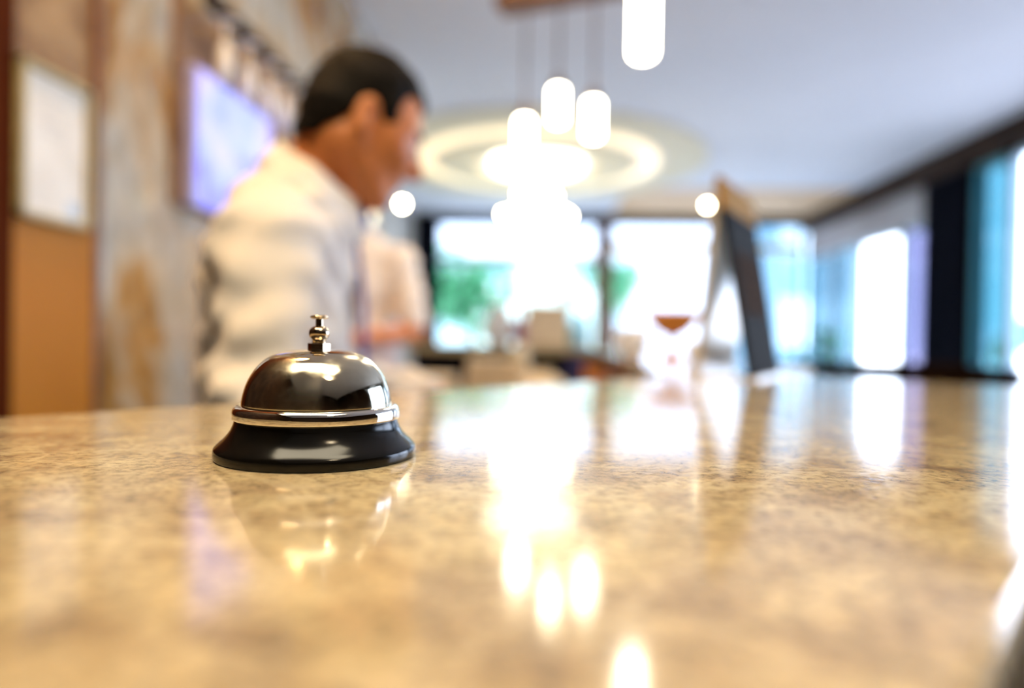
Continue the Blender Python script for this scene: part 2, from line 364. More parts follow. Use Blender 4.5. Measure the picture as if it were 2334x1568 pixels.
p = on_x(2325, 700, 8.2); tree((13.0, on_x(2325, 700, 13.0).y, -.02), 1.3, .8, 9, 'small green tree outside the teal window')
M['facade'] = mottled('blue_facade', (0.10, 0.22, 0.30), (0.14, 0.27, 0.36), 1, 0.8)
def building(loc, wdt, dpt, hgt, label, m, cols, rows, face):
    b = thing('street_building', label, 'building', loc)
    obj('wall', BX(-wdt / 2, wdt / 2, -dpt / 2, dpt / 2, 0, hgt), m, b)
    obj('roof', BX(-wdt / 2 - .2, wdt / 2 + .2, -dpt / 2 - .2, dpt / 2 + .2, hgt, hgt + .25), M['plaster'], b)
    for i in range(cols):
        for j in range(rows):
            if face == 'front':
                xx = -wdt / 2 + (i + .5) * wdt / cols; zz = 1.0 + j * 2.8
                obj('window', BX(xx - .5, xx + .5, -dpt / 2 - .05, -dpt / 2 + .05, zz, zz + 1.5), M['bluegrey'], b)
            else:
                yy = -dpt / 2 + (i + .5) * dpt / cols; zz = 1.0 + j * 2.8
                obj('window', BX(-wdt / 2 - .05, -wdt / 2 + .05, yy - .5, yy + .5, zz, zz + 1.5), M['bluegrey'], b)
building((on_y(1790, 700, 24).x, 24, -.02), 2.2, 5, 7, 'slim blue building outside seen right of the menu stand', M['facade'], 2, 2, 'front')
building((0.5, 38, -.02), 9, 5, 5.5, 'pale grey building far outside behind the left far window', M['plaster'], 4, 2, 'front')

# parked car outside the right edge of the picture (white, red lamp)
def car(loc, rz):
    t = thing('parked_car', 'white parked car with a red tail lamp outside the right edge window', 'car', loc, rz)
    white = mat('car_white', (0.85, 0.85, 0.86), 0.15)
    prof = [(-2.1, .35), (-2.15, .75), (-1.95, .95), (-1.4, 1.0), (-.85, 1.42), (.55, 1.45), (1.2, 1.02), (2.0, .88), (2.15, .6), (2.1, .35)]
    bm = bmesh.new()
    a = [bm.verts.new((x, -.85, z)) for x, z in prof]; b = [bm.verts.new((x, .85, z)) for x, z in prof]
    bm.faces.new(a); bm.faces.new(b[::-1])
    for i in range(len(prof)): bm.faces.new((a[i], b[i], b[(i + 1) % len(prof)], a[(i + 1) % len(prof)]))
    obj('body', bm, white, t, bevel=.06)
    for s in (-1, 1):
        obj('side_window', prism_xz([(-1.15, 1.03), (-.75, 1.36), (.5, 1.38), (1.0, 1.05)], .855 * s, .865 * s), M['dark'], t)
        for x in (-1.3, 1.35):
            wbm = LT([(0, -.1), (.3, -.1), (.33, -.06), (.33, .06), (.3, .1), (0, .1)], 24)
            wo = obj('wheel', wbm, M['shoe'], t, loc=(x, .78 * s, .33), rot=(PI / 2, 0, 0), smooth=False)
            obj('hub_cap', LT([(0, -.115), (.17, -.105), (.17, .105), (0, .115)], 16), M['chromeclean'], wo)
        obj('tail_lamp', BX(-2.19, -2.0, .5 * s - .2, .5 * s + .2, .68, .84), mat('red_lamp', (0.7, 0.03, 0.04), 0.2), t)
        obj('head_lamp', BX(2.02, 2.17, .5 * s - .18, .5 * s + .18, .62, .78), M['white'], t)
def prism_xz(pts, y0, y1):
    bm = bmesh.new()
    a = [bm.verts.new((x, y0, z)) for x, z in pts]; b = [bm.verts.new((x, y1, z)) for x, z in pts]
    bm.faces.new(a); bm.faces.new(b[::-1])
    for i in range(len(pts)): bm.faces.new((a[i], b[i], b[(i + 1) % len(pts)], a[(i + 1) % len(pts)]))
    return bm
p = on_x(2285, 830, 8.6); car((p.x + .9, p.y - 1.9, -.02), R(-88))

# ------------------------------------------------------------------ counter with the bell
ZT = 1.10
dv, nv = Vector((.678, .735, 0)), Vector((.735, -.678, 0))       # along / towards the guests (camera heading frame)
def cn(a, b):                                                    # along, across -> room frame
    v = dv * a + nv * b; return cw(v.x, v.y)
EDGE_A, EDGE_B, END = -.498, -.0165, 1.105
ct = thing('bar_counter', 'beige brown polished stone counter that carries the chrome bell', 'counter', cn(.3, -.25))
def rel(o, root): o.data.transform(Matrix.Translation(-Vector(root.location))); return o
top = rel(obj('worktop', prism(bmesh.new(), [cn(-1.2, EDGE_A), cn(-1.2, EDGE_B), cn(END, EDGE_B), cn(END, EDGE_A)], ZT - .04, ZT), M['stone'], ct, bevel=.004), ct)
rel(obj('front_panel', prism(bmesh.new(), [cn(-1.15, -.10), cn(-1.15, -.06), cn(1.05, -.06), cn(1.05, -.10)], .06, ZT - .04), M['darkwood'], ct), ct)
rel(obj('end_panel', prism(bmesh.new(), [cn(1.02, -.45), cn(1.02, -.10), cn(1.05, -.10), cn(1.05, -.45)], .06, ZT - .04), M['darkwood'], ct), ct)
rel(obj('plinth', prism(bmesh.new(), [cn(-1.1, -.42), cn(-1.1, -.12), cn(1.0, -.12), cn(1.0, -.42)], 0, .06), M['dark'], ct), ct)
rel(obj('inner_shelf', prism(bmesh.new(), [cn(-.2, -.66), cn(-.2, -.10), cn(.70, -.10), cn(.70, -.66)], .905, .93), M['darkwood'], ct), ct)

# second counter: runs away from the first one and turns left at the far end
def gw(x, y): return cw(x, y)
A0, A1 = (.222, .975), (.47, 4.0)
pts = [A0, (.395, 1.165), (.74, 1.5), (1.0, 4.5), (-.62, 4.45), (-.62, 4.0), A1]
pts = [(.226, .985), (.392, 1.165), (.60, 1.36), (.98, 4.5), (-.62, 4.5), (-.62, 4.0), (.47, 4.0)]
ct2 = thing('back_counter', 'second stone counter running away behind the menu stand with dark inside', 'counter', gw(.6, 2.6))
rel(obj('worktop', prism(bmesh.new(), [gw(*q) for q in pts], ZT - .045, ZT), M['stone'], ct2, bevel=.004), ct2)
rel(obj('inner_panel', prism(bmesh.new(), [gw(*q) for q in [(.50, 1.45), (.56, 1.45), (.74, 4.2), (-.56, 4.2), (-.56, 4.15), (.68, 4.15)]], .05, ZT - .045), M['dark'], ct2), ct2)
rel(obj('under_shelf', prism(bmesh.new(), [gw(*q) for q in [(.22, 1.45), (.50, 1.45), (.66, 4.15), (-.5, 4.15), (-.5, 4.02), (.30, 4.02)]], .88, .90), M['darkwood'], ct2), ct2)

# ------------------------------------------------------------------ the bell
bx = cw(-.0846, .2993, ZT)
bell = thing('service_bell', 'shiny chrome domed service bell on a black base on the stone counter', 'bell', bx)
mm = .001
def L_(prof, n=96): return LT([(r * mm, z * mm) for r, z in prof], n)
obj('base', L_([(0, 0.0), (41.6, 0), (42.3, .3), (42.5, .8), (42.5, 3.4), (42.3, 4.3), (41.6, 5.2), (40.4, 6.4), (38.6, 8.0), (36.9, 10), (35.6, 12), (34.7, 14.2), (34.2, 16.0), (33.8, 16.6), (33.0, 16.8), (31.0, 16.4), (0, 15)]), M['blackgloss'], bell, smooth=True)
dome = obj('dome', L_([(30.6, 17.6), (31.8, 21.8), (31.7, 23.5), (31.3, 26), (30.3, 30), (28.9, 33.5), (26.6, 37.4), (23.1, 41.2), (20.8, 42.9), (18.2, 44.2), (13.5, 45.5), (8, 46.1), (3, 46.3), (0, 46.3)]), M['chrome'], bell, smooth=True)
ss = dome.modifiers.new('s', 'SUBSURF'); ss.levels = 1; ss.render_levels = 2
obj('collar', L_([(31.2, 16.3), (34.6, 16.3), (35.1, 16.6), (35.2, 17.2), (35.2, 19.6), (35.0, 20.6), (34.4, 21.5), (33.4, 22.1), (32.4, 22.3), (31.7, 22.3)]), M['chromeclean'], bell, smooth=True)
bm = bmesh.new(); prism(bm, [(4.95 * mm * math.cos(R(60 * k + 8)), 4.95 * mm * math.sin(R(60 * k + 8))) for k in range(6)], 45.9 * mm, 48.9 * mm)
nut = obj('hex_nut', bm, M['nickel'], bell, bevel=.0002)
plun = obj('plunger', L_([(0, 48.5), (2.95, 48.5), (2.95, 50.3), (3.3, 50.8), (4.0, 51.6), (4.35, 52.7), (4.4, 53.5), (4.2, 54.5), (3.6, 55.4), (2.6, 56.1), (1.6, 56.4), (1.55, 59.6), (0, 59.6)], 48), M['nickel'], bell, smooth=True)
plun.data.set_sharp_from_angle(angle=R(50))
pb = obj('push_button', L_([(0, 59.4), (2.6, 59.45), (3.7, 59.9), (3.9, 60.4), (3.7, 60.8), (2.6, 61.2), (0, 61.4)], 48), M['nickel'], plun, smooth=True)

# ------------------------------------------------------------------ people: SDF bodies, one continuous surface each
class SDF:
    def __init__(s, lo, hi, h):
        s.lo = np.array(lo, float); s.h = h
        s.n = np.ceil((np.array(hi, float) - s.lo) / h).astype(int) + 1
        s.f = np.full(tuple(s.n), .12, np.float32)
    def _win(s, lo, hi, pad):
        a = np.clip(np.floor((np.array(lo) - pad - s.lo) / s.h).astype(int), 0, s.n - 1)
        b = np.clip(np.ceil((np.array(hi) + pad - s.lo) / s.h).astype(int) + 1, 1, s.n)
        ax = [s.lo[i] + s.h * np.arange(a[i], b[i]) for i in range(3)]
        P = np.stack(np.meshgrid(*ax, indexing='ij'), -1)
        return (slice(a[0], b[0]), slice(a[1], b[1]), slice(a[2], b[2])), P
    def _mix(s, sl, d, k, op):
        f = s.f[sl]
        if op == 'sub':
            d = -d
            hh = np.maximum(k - np.abs(f - d), 0) / k
            s.f[sl] = np.maximum(f, d) + hh * hh * k * .25
        else:
            hh = np.maximum(k - np.abs(f - d), 0) / k
            s.f[sl] = np.minimum(f, d) - hh * hh * k * .25
    def cone(s, a, b, ra, rb, k=.02, op='add'):
        a, b = np.array(a, float), np.array(b, float); r = max(ra, rb)
        sl, P = s._win(np.minimum(a, b) - r, np.maximum(a, b) + r, k + .04)
        if P.size == 0: return
        ab = b - a; t = np.clip(((P - a) @ ab) / max(ab @ ab, 1e-9), 0, 1)
        d = np.linalg.norm(P - (a + t[..., None] * ab), axis=-1) - (ra + (rb - ra) * t)
        s._mix(sl, d.astype(np.float32), k, op)
    def chain(s, pts, rs, k=.02):
        for i in range(len(pts) - 1): s.cone(pts[i], pts[i + 1], rs[i], rs[i + 1], k)
    def ell(s, c, r, k=.02, rot=None, op='add'):
        c, r = np.array(c, float), np.array(r, float); m = r.max()
        sl, P = s._win(c - m, c + m, k + .04)
        if P.size == 0: return
        q = P - c
        if rot is not None: q = q @ np.array(rot)           # rot: columns are local axes
        k0 = np.linalg.norm(q / r, axis=-1); k1 = np.linalg.norm(q / (r * r), axis=-1)
        d = k0 * (k0 - 1) / np.maximum(k1, 1e-6)
        s._mix(sl, d.astype(np.float32), k, op)
    def grid(s):
        ax = [s.lo[i] + s.h * np.arange(s.n[i]) for i in range(3)]
        return np.meshgrid(*ax, indexing='ij')
    def mesh(s):
        f = s.f.astype(np.float64); ins = f < 0
        n = np.array(f.shape)
        acc = np.zeros(tuple(n - 1) + (3,)); cnt = np.zeros(tuple(n - 1))
        cor = [(i, j, k) for i in (0, 1) for j in (0, 1) for k in (0, 1)]
        def S(a, c): return a[c[0]:n[0] - 1 + c[0], c[1]:n[1] - 1 + c[1], c[2]:n[2] - 1 + c[2]]
        for c in cor:
            for ax in range(3):
                if c[ax]: continue
                e = list(c); e[ax] = 1
                fa, fb = S(f, c), S(f, e); x = S(ins, c) != S(ins, e)
                den = np.where(x, fa - fb, 1.0); t = np.where(x, fa / den, 0)
                for q in range(3): acc[..., q] += np.where(x, c[q] + (t if q == ax else 0), 0)
                cnt += x
        act = cnt > 0; idx = -np.ones(tuple(n - 1), int); idx[act] = np.arange(act.sum())
        ii = np.argwhere(act); v = s.lo + s.h * (ii + acc[act] / cnt[act][:, None])
        faces = []
        for ax in range(3):
            u, w_ = (ax + 1) % 3, (ax + 2) % 3
            sa = [slice(None)] * 3; sb = [slice(None)] * 3
            sa[ax] = slice(0, n[ax] - 1); sb[ax] = slice(1, n[ax])
            x = ins[tuple(sa)] != ins[tuple(sb)]; e = np.argwhere(x)
            e = e[(e[:, u] > 0) & (e[:, u] < n[u] - 1) & (e[:, w_] > 0) & (e[:, w_] < n[w_] - 1)]
            if len(e) == 0: continue
            flip = ins[tuple(e.T)]
            def cell(du, dw):
                c = e.copy(); c[:, u] -= du; c[:, w_] -= dw; return idx[tuple(c.T)]
            q = np.stack([cell(1, 1), cell(0, 1), cell(0, 0), cell(1, 0)], 1)
            q[~flip] = q[~flip][:, ::-1]; faces.append(q)
        return v, np.concatenate(faces)
def sdf_obj(name, S, m, parent):
    v, fc = S.mesh()
    me = bpy.data.meshes.new(name); me.from_pydata(v.tolist(), [], fc.tolist()); me.update()
    me.materials.append(m)
    for p in me.polygons: p.use_smooth = True
    o = bpy.data.objects.new(name, me); link(o, parent)
    sm = o.modifiers.new('smooth', 'SMOOTH'); sm.factor = .5; sm.iterations = 3
    return o

def rotm(yaw, pitch):                 # columns: face forward, left, up; pitch > 0 bows the head
    a = np.array([[math.cos(yaw), -math.sin(yaw), 0], [math.sin(yaw), math.cos(yaw), 0], [0, 0, 1]])
    b = np.array([[math.cos(pitch), 0, math.sin(pitch)], [0, 1, 0], [-math.sin(pitch), 0, math.cos(pitch)]])
    return a @ b

def hand(S, wrist, d, palm_n, side, curl=.5):
    # wrist point, finger direction d, back-of-hand normal palm_n, side = direction of the thumb
    d, nn, sd = (np.array(Vector(q).normalized()) for q in (d, palm_n, side)); w0 = np.array(wrist)
    S.cone(w0, w0 + d * .03, .024, .026, .02)
    for t in (-.024, -.008, .008, .024): S.cone(w0 + d * .02 + sd * t * .8, w0 + d * .085 + sd * t, .014, .0115, .012)
    ln = [.062, .074, .080, .070]
    for q, t in enumerate((-.030, -.0105, .0095, .029)):
        a = w0 + d * .088 + sd * t; L0 = ln[q]
        c1 = curl + .05 * q; d1 = d * math.cos(c1) - nn * math.sin(c1); d2 = d * math.cos(2 * c1) - nn * math.sin(2 * c1); d3 = d * math.cos(2.8 * c1) - nn * math.sin(2.8 * c1)
        b = a + d1 * L0 * .45; c = b + d2 * L0 * .32; e = c + d3 * L0 * .23
        S.chain([a, b, c, e], [.0095, .0088, .0080, .0068], .006)
    a = w0 + d * .025 + sd * .028; b = a + (d * .6 + sd * .7 - nn * .25) * .038; c = b + (d * .85 + sd * .25 - nn * .3) * .034; e = c + (d * .95 - nn * .3) * .024
    S.chain([a, b, c, e], [.014, .0115, .0100, .0080], .008)

def person(root, J, h=.0065, long_sleeves=True, tie=True, apron=False, shirt_m=None):
    # J: joints in the person's own frame (origin on the floor between the feet, facing +x, left = +y)
    Rh = rotm(J['head_yaw'], J['head_pitch']); hc = np.array(J['head'])
    hs = J.get('hs', .9); HR = lambda *r: tuple(q * hs for q in r)
    H = lambda x, y, z: hc + Rh @ np.array((x, y, z)) * hs
    def head_shape(S, g=0.0):
        S.ell(H(-.012, 0, .028), HR(.096 + g, .076 + g, .092 + g), .02, Rh)
        S.ell(H(.030, 0, -.030), HR(.062, .060, .086), .03, Rh)
    S = SDF(J['lo'], J['hi'], h)
    # torso, neck, arms, legs
    sh = .044
    S.ell(J['chest'], (.088, .148, .172), .05); S.ell(J['belly'], (.086, .130, .15), .06); S.ell(J['pelvis'], (.094, .148, .12), .06)
    S.cone(J['shR'], J['neck0'], sh, .048, .03); S.cone(J['shL'], J['neck0'], sh, .048, .03)
    S.cone(J['neck0'], H(-.040, 0, -.050), .057, .049, .018)
    for s in 'RL':
        S.chain([J['sh' + s], J['el' + s]], [.046, .036], .02); S.chain([J['el' + s], J['wr' + s]], [.038, .025], .015)
        fd = Vector(J['wr' + s]) - Vector(J['el' + s])
        hand(S, J['wr' + s], J['hd' + s], J['hn' + s], J['ht' + s], J.get('curl' + s, .45))
        hip, kn, an = J['hip' + s], J['kn' + s], J['an' + s]
        S.chain([hip, kn], [.082, .055], .05)
        mid = np.array(kn) * .65 + np.array(an) * .35 + np.array((-.012, 0, 0))
        S.chain([kn, mid, an], [.053, .052, .036], .03)
        S.cone(np.array(an) + (-.03, 0, -.03), np.array(an) + (.14, 0, -.055), .036, .028, .03)
    head_shape(S)
    for s in (-1, 1):
        S.cone(H(-.02, .052 * s, -.055), H(.055, .018 * s, -.100), .022 * hs, .018 * hs, .03)
        S.cone(H(.050, .040 * s, -.018), H(.066, .036 * s, -.026), .024 * hs, .018 * hs, .025)            # cheek
        S.cone(H(.076, .012 * s, .022), H(.066, .044 * s, .022), .013 * hs, .010 * hs, .015)              # brow
        S.ell(H(.094, .031 * s, .002), HR(.016, .017, .010), .012, Rh, 'sub')                     # eye socket
        S.ell(H(.0775, .031 * s, .001), HR(.013, .0145, .0125), .006, Rh)                          # lids
        S.cone(H(.096, .009 * s, -.036), H(.103, .010 * s, -.037), .008 * hs, .007 * hs, .01)              # nostril
        S.ell(H(-.014, .082 * s, -.008), HR(.023, .009, .034), .005, Rh @ rotm(.45 * s, -.15))     # ear
        S.ell(H(-.006, .090 * s, -.006), HR(.010, .006, .018), .006, Rh, 'sub')
        S.ell(H(-.006, .078 * s, -.036), HR(.010, .007, .010), .008, Rh)
    S.ell(H(.066, 0, -.104), HR(.022, .026, .018), .025, Rh)                                      # chin
    S.cone(H(.086, 0, .014), H(.117, 0, -.030), .007 * hs, .0115 * hs, .010)                              # nose
    S.cone(H(.080, -.020, -.062), H(.080, .020, -.062), .009 * hs, .009 * hs, .012)                       # mouth mound
    S.cone(H(.090, -.016, -.0575), H(.090, .016, -.0575), .0058 * hs, .0058 * hs, .006)                   # lips
    S.cone(H(.089, -.014, -.070), H(.089, .014, -.070), .0066 * hs, .0066 * hs, .006)
    S.cone(H(.098, -.020, -.0640), H(.098, .020, -.0640), .0025 * hs, .0025 * hs, .004, 'sub')
    body = sdf_obj('body', S, M['skin'], root)
    # eyes and brows
    for s in (-1, 1):
        bm = bmesh.new(); ball(bm, (0, 0, 0), .0118, n=16)
        e = obj('eye', bm, M['eyewhite'], body, loc=H(.0765, .031 * s, .0005), smooth=True)
        bm = bmesh.new(); ball(bm, (0, 0, 0), .0062, n=12); obj('iris', bm, M['hair'], e, loc=Rh @ np.array((.0072, 0, -.003)), smooth=True)
        obj('eyebrow', TB([H(.090, .012 * s, .020), H(.0885, .028 * s, .026), H(.076, .046 * s, .021)], [.004, .005, .003], 8), M['hair'], body, smooth=True)
    # hair: swollen skull, cut back at the hairline, ears and nape left free
    hl, hh = hc - .17, hc + .17
    S = SDF(hl, hh, .005)
    S.ell(H(-.014, 0, .034), HR(.104, .083, .099), .02, Rh)
    S.cone(H(-.070, -.03, -.02), H(-.075, -.025, -.055), .040 * hs, .030 * hs, .03); S.cone(H(-.070, .03, -.02), H(-.075, .025, -.055), .040 * hs, .030 * hs, .03)
    X, Y, Z = S.grid(); Q = np.stack([X, Y, Z], -1) - hc; L = Q @ Rh / hs
    lx, ly, lz = L[..., 0], L[..., 1], L[..., 2]
    # below the hairline at front / temples
    lim = np.interp(lx, [-.12, -.07, -.03, .0, .022, .03, .05, .062, .085, .12], [-.085, -.072, -.012, .010, -.028, -.022, .035, .058, .080, .09])
    S.f = np.maximum(S.f, (lim - lz).astype(np.float32) * .7)
    S.ell(H(-.006, .085, -.012), HR(.024, .02, .038), .006, Rh, 'sub'); S.ell(H(-.006, -.085, -.012), HR(.024, .02, .038), .006, Rh, 'sub')
    S.ell(H(.075, -.055, .045), HR(.045, .03, .038), .01, Rh, 'sub'); S.ell(H(.075, .055, .045), HR(.045, .03, .038), .01, Rh, 'sub')
    S.f = (S.f + .0016 * np.sin(150 * ly + 40 * lx + 3 * np.sin(60 * lz)) + .0012 * np.sin(120 * lx + 210 * ly)).astype(np.float32)
    sdf_obj('hair', S, M['hair'], root)
    # shirt
    sm_ = shirt_m or M['shirt']
    S = SDF(J['lo'], J['hi'], h)
    S.ell(J['chest'], (.112, .172, .20), .05); S.ell(np.array(J['belly']) + (0, 0, -.02), (.116, .160, .19), .06); S.ell(J['pelvis'], (.116, .168, .10), .05)
    S.cone(J['shR'], J['neck0'], .066, .066, .05); S.cone(J['shL'], J['neck0'], .066, .066, .05)
    for s in 'RL':
        a, e, w_ = (np.array(J[q + s], float) for q in ('sh', 'el', 'wr'))
        if long_sleeves:
            S.chain([a, e], [.066, .055], .035); S.chain([e, e + (w_ - e) * .90], [.055, .040], .02)
            for t, q in ((.35, .060), (.7, .057)): S.cone(a + (e - a) * t + (0, 0, -.012), a + (e - a) * (t + .08) + (.01, 0, -.014), q * .8, q * .7, .03)
            c = e + (w_ - e) * .90; S.cone(c, c + (w_ - e) * .08, .038, .036, .004)
        else:
            S.chain([a, a + (e - a) * .78], [.068, .066], .035)
    X, Y, Z = S.grid()
    wr = .003 * np.sin(38 * Z + 22 * X + 3 * np.sin(17 * Y)) + .003 * np.sin(95 * (Z + .5 * X) + 2.5 * np.sin(21 * X + 14 * Y)) + .0025 * np.sin(70 * (Z - X) + 30 * Y + 2 * np.sin(23 * Z))
    S.f = (S.f + 1.25 * wr).astype(np.float32)
    nb = np.array(J['neck0']); up = Rh[:, 2] * .4 + np.array((0, 0, .6)); up /= np.linalg.norm(up)
    # neckline: cut a cylinder round the neck; hem at the waist
    hx = H(-.035, 0, -.055); ax = (hx - nb); ax /= np.linalg.norm(ax)
    P = np.stack([X, Y, Z], -1) - nb; t = P @ ax; rad = np.linalg.norm(P - t[..., None] * ax, axis=-1)
    S.f = np.maximum(S.f, np.where(t > .02, .074 - rad, -1).astype(np.float32))
    S.f = np.maximum(S.f, (J['hem'] - Z).astype(np.float32))
    if not long_sleeves:
        pass
    shirt = sdf_obj('shirt', S, sm_, root)
    # collar: folded band round the neck
    Rc = np.array(Vector((0, 0, 1)).rotation_difference(Vector(ax)).to_matrix())
    bm = bmesh.new(); n = 40; ringa, ringb, ringc = [], [], []
    for k in range(n):
        an = R(14) + (2 * PI - R(28)) * k / (n - 1)
        dr = np.array((math.cos(an), math.sin(an), 0)); fr = max(0, math.cos(an))
        ringa.append(bm.verts.new(nb + Rc @ (dr * .076 + np.array((0, 0, .020 - .012 * fr)))))
        ringb.append(bm.verts.new(nb + Rc @ (dr * .074 + np.array((0, 0, .072 - .030 * fr)))))
        ringc.append(bm.verts.new(nb + Rc @ (dr * (.094 + .014 * fr) + np.array((0, 0, .026 - .040 * fr)))))
    for a, b in ((ringa, ringb), (ringb, ringc)):
        for k in range(n - 1): bm.faces.new((a[k], a[k + 1], b[k + 1], b[k]))
    co = obj('collar', bm, sm_, shirt, smooth=True); so = co.modifiers.new('t', 'SOLIDIFY'); so.thickness = .003
    ch = np.array(J['chest']); fx = lambda z: np.interp(z, [J['belly'][2] - .12, J['belly'][2], ch[2], ch[2] + .1, nb[2]], [J['belly'][0] + .120, J['belly'][0] + .124, ch[0] + .121, ch[0] + .108, nb[0] + .078])
    if tie:
        bm = bmesh.new(); zz = np.linspace(nb[2] - .03, J['belly'][2] - .06, 14); L1, L2 = [], []
        for i, z in enumerate(zz):
            wd = .018 if i == 0 else (.013 if i == 1 else .016 + .022 * i / 13)
            L1.append(bm.verts.new((fx(z) + .004, ch[1] - wd, z))); L2.append(bm.verts.new((fx(z) + .004, ch[1] + wd, z)))
        for i in range(13): bm.faces.new((L1[i], L2[i], L2[i + 1], L1[i + 1]))
        tip = bm.verts.new((fx(zz[-1]) + .004, ch[1], zz[-1] - .04)); bm.faces.new((L1[-1], L2[-1], tip))
        to = obj('necktie', bm, M['tie'], root, smooth=True); so = to.modifiers.new('t', 'SOLIDIFY'); so.thickness = .006
        bm = bmesh.new(); ball(bm, (nb[0] + .082, ch[1], nb[2] - .020), .020, .75, .95, 1.1, 16); obj('tie_knot', bm, M['tie'], to, smooth=True)
    else:
        for z in np.linspace(nb[2] - .08, J['belly'][2] + .02, 5):
            bm = bmesh.new(); ball(bm, (fx(z) + .002, ch[1], z), .006, .5, 1, 1, 10); obj('button', bm, M['button'], shirt, smooth=True)
    # trousers, belt, shoes
    S = SDF(J['lo'], J['hi'], h)
    S.ell(J['pelvis'], (.120, .172, .115), .05)
    for s in 'RL':
        hip, kn, an = (np.array(J[q + s], float) for q in ('hip', 'kn', 'an'))
        S.chain([hip, kn, an + (0, 0, -.02)], [.098, .072, .062], .04)
    X, Y, Z = S.grid(); S.f = (S.f + .003 * np.sin(40 * Z + 20 * Y)).astype(np.float32)
    S.f = np.maximum(S.f, (Z - J['hem'] - .015).astype(np.float32)); S.f = np.maximum(S.f, (.045 - Z).astype(np.float32))
    tr = sdf_obj('trousers', S, M['trouser'], root)
    pc = J['pelvis']; bm = bmesh.new(); n = 40; prs = []
    for k in range(n):
        a = 2 * PI * k / n; prs.append([bm.verts.new((pc[0] + (.122 + q) * math.cos(a), pc[1] + (.172 + q) * math.sin(a), J['hem'] + z)) for q, z in ((0, -.02), (.006, -.02), (.006, .015), (0, .015))])
    for k in range(n):
        for q in range(4): bm.faces.new((prs[k][q], prs[(k + 1) % n][q], prs[(k + 1) % n][(q + 1) % 4], prs[k][(q + 1) % 4]))
    obj('belt', bm, M['shoe'], tr, smooth=True)
    for s in 'RL':
        an = np.array(J['an' + s], float); S = SDF(an + (-.12, -.09, -.12), an + (.25, .09, .07), .006)
        S.cone(an + (-.04, 0, -.035), an + (.15, 0, -.052), .045, .036, .03); S.cone(an + (0, 0, -.02), an + (-.01, 0, .0), .05, .048, .03)
        S.f = np.maximum(S.f, -(S.grid()[2] - (an[2] - .085)).astype(np.float32)); sdf_obj('shoe', S, M['shoe'], root)
    if apron:
        bm = bmesh.new(); zz = np.linspace(J['belly'][2] + .02, .45, 10); cols = []
        for z in zz:
            row = []
            for k in range(17):
                a = R(-95 + 190 * k / 16); row.append(bm.verts.new((J['pelvis'][0] + (.150 + .02 * math.sin(5 * a) * (z < .9)) * math.cos(a), J['pelvis'][1] + .198 * math.sin(a), z)))
            cols.append(row)
        for r0, r1 in zip(cols, cols[1:]):
            for k in range(16): bm.faces.new((r0[k], r0[k + 1], r1[k + 1], r1[k]))
        ao = obj('apron', bm, M['apron'], root, smooth=True); so = ao.modifiers.new('t', 'SOLIDIFY'); so.thickness = .004
    return body

# man at the counter: profile to the right, head bowed.  frame origin = camera heading frame point (-.35, 1.08)
O1 = (-.35, 1.08)
def j(x, y, z): return (x - O1[0], y - O1[1], z)
J1 = dict(head=j(-.236, 1.06, 1.478), head_yaw=R(14), head_pitch=R(25), neck0=j(-.325, 1.08, 1.36),
          chest=j(-.365, 1.08, 1.20), belly=j(-.365, 1.08, 1.02), pelvis=j(-.37, 1.08, .90),
          shR=j(-.355, .915, 1.255), elR=j(-.335, .80, 1.06), wrR=j(-.11, .86, 1.015), hdR=(.8, .45, -.32), hnR=(.1, .3, 1), htR=(-.4, .8, .1), curlR=.28,
          shL=j(-.345, 1.245, 1.255), elL=j(-.35, 1.33, 1.08), wrL=j(-.13, 1.19, 1.04), hdL=(.8, -.45, -.3), hnL=(.1, -.3, 1), htL=(-.4, -.8, .1), curlL=.28,
          hipR=j(-.36, .99, .88), hipL=j(-.36, 1.17, .88), knR=j(-.335, .985, .48), knL=j(-.335, 1.175, .48), anR=j(-.37, .98, .09), anL=j(-.37, 1.18, .09),
          hem=.945, lo=(-.32, -.48, -.02), hi=(.45, .42, 1.68))
b1 = cw(*O1)
p1 = thing('person', 'dark-haired person in white shirt and blue tie bowing head behind the bell', 'person', (b1.x, b1.y, 0), YAW + R(8))
person(p1, J1)

# second person, further back, facing the viewer, forearm across the body
O2 = (-.65, 2.72)
J2 = dict(head=(.02, -.04, 1.675), head_yaw=R(-10), head_pitch=R(14), neck0=(-.02, 0, 1.505),
          chest=(0, 0, 1.345), belly=(.0, 0, 1.14), pelvis=(-.01, 0, .98),
          shR=(0, -.195, 1.435), elR=(-.03, -.27, 1.16), wrR=(.19, -.16, 1.12), hdR=(.85, .5, -.1), hnR=(0, .2, 1), htR=(.3, .8, .2),
          shL=(0, .195, 1.435), elL=(.04, .26, 1.165), wrL=(.21, .055, 1.135), hdL=(.45, -.85, -.1), hnL=(.2, .2, 1), htL=(.8, -.2, .3),
          hipR=(-.01, -.09, .95), hipL=(-.01, .09, .95), knR=(.01, -.10, .52), knL=(.01, .10, .52), anR=(-.03, -.10, .09), anL=(-.03, .10, .09),
          hem=1.02, lo=(-.25, -.42, -.02), hi=(.5, .42, 1.86))
b2 = cw(*O2)
p2 = thing('person', 'person in short-sleeved white shirt working further back behind the bowed person', 'person', (b2.x, b2.y, 0), YAW - R(82))
person(p2, J2, h=.0075, long_sleeves=False, tie=False, apron=True, shirt_m=M['shirt2'])

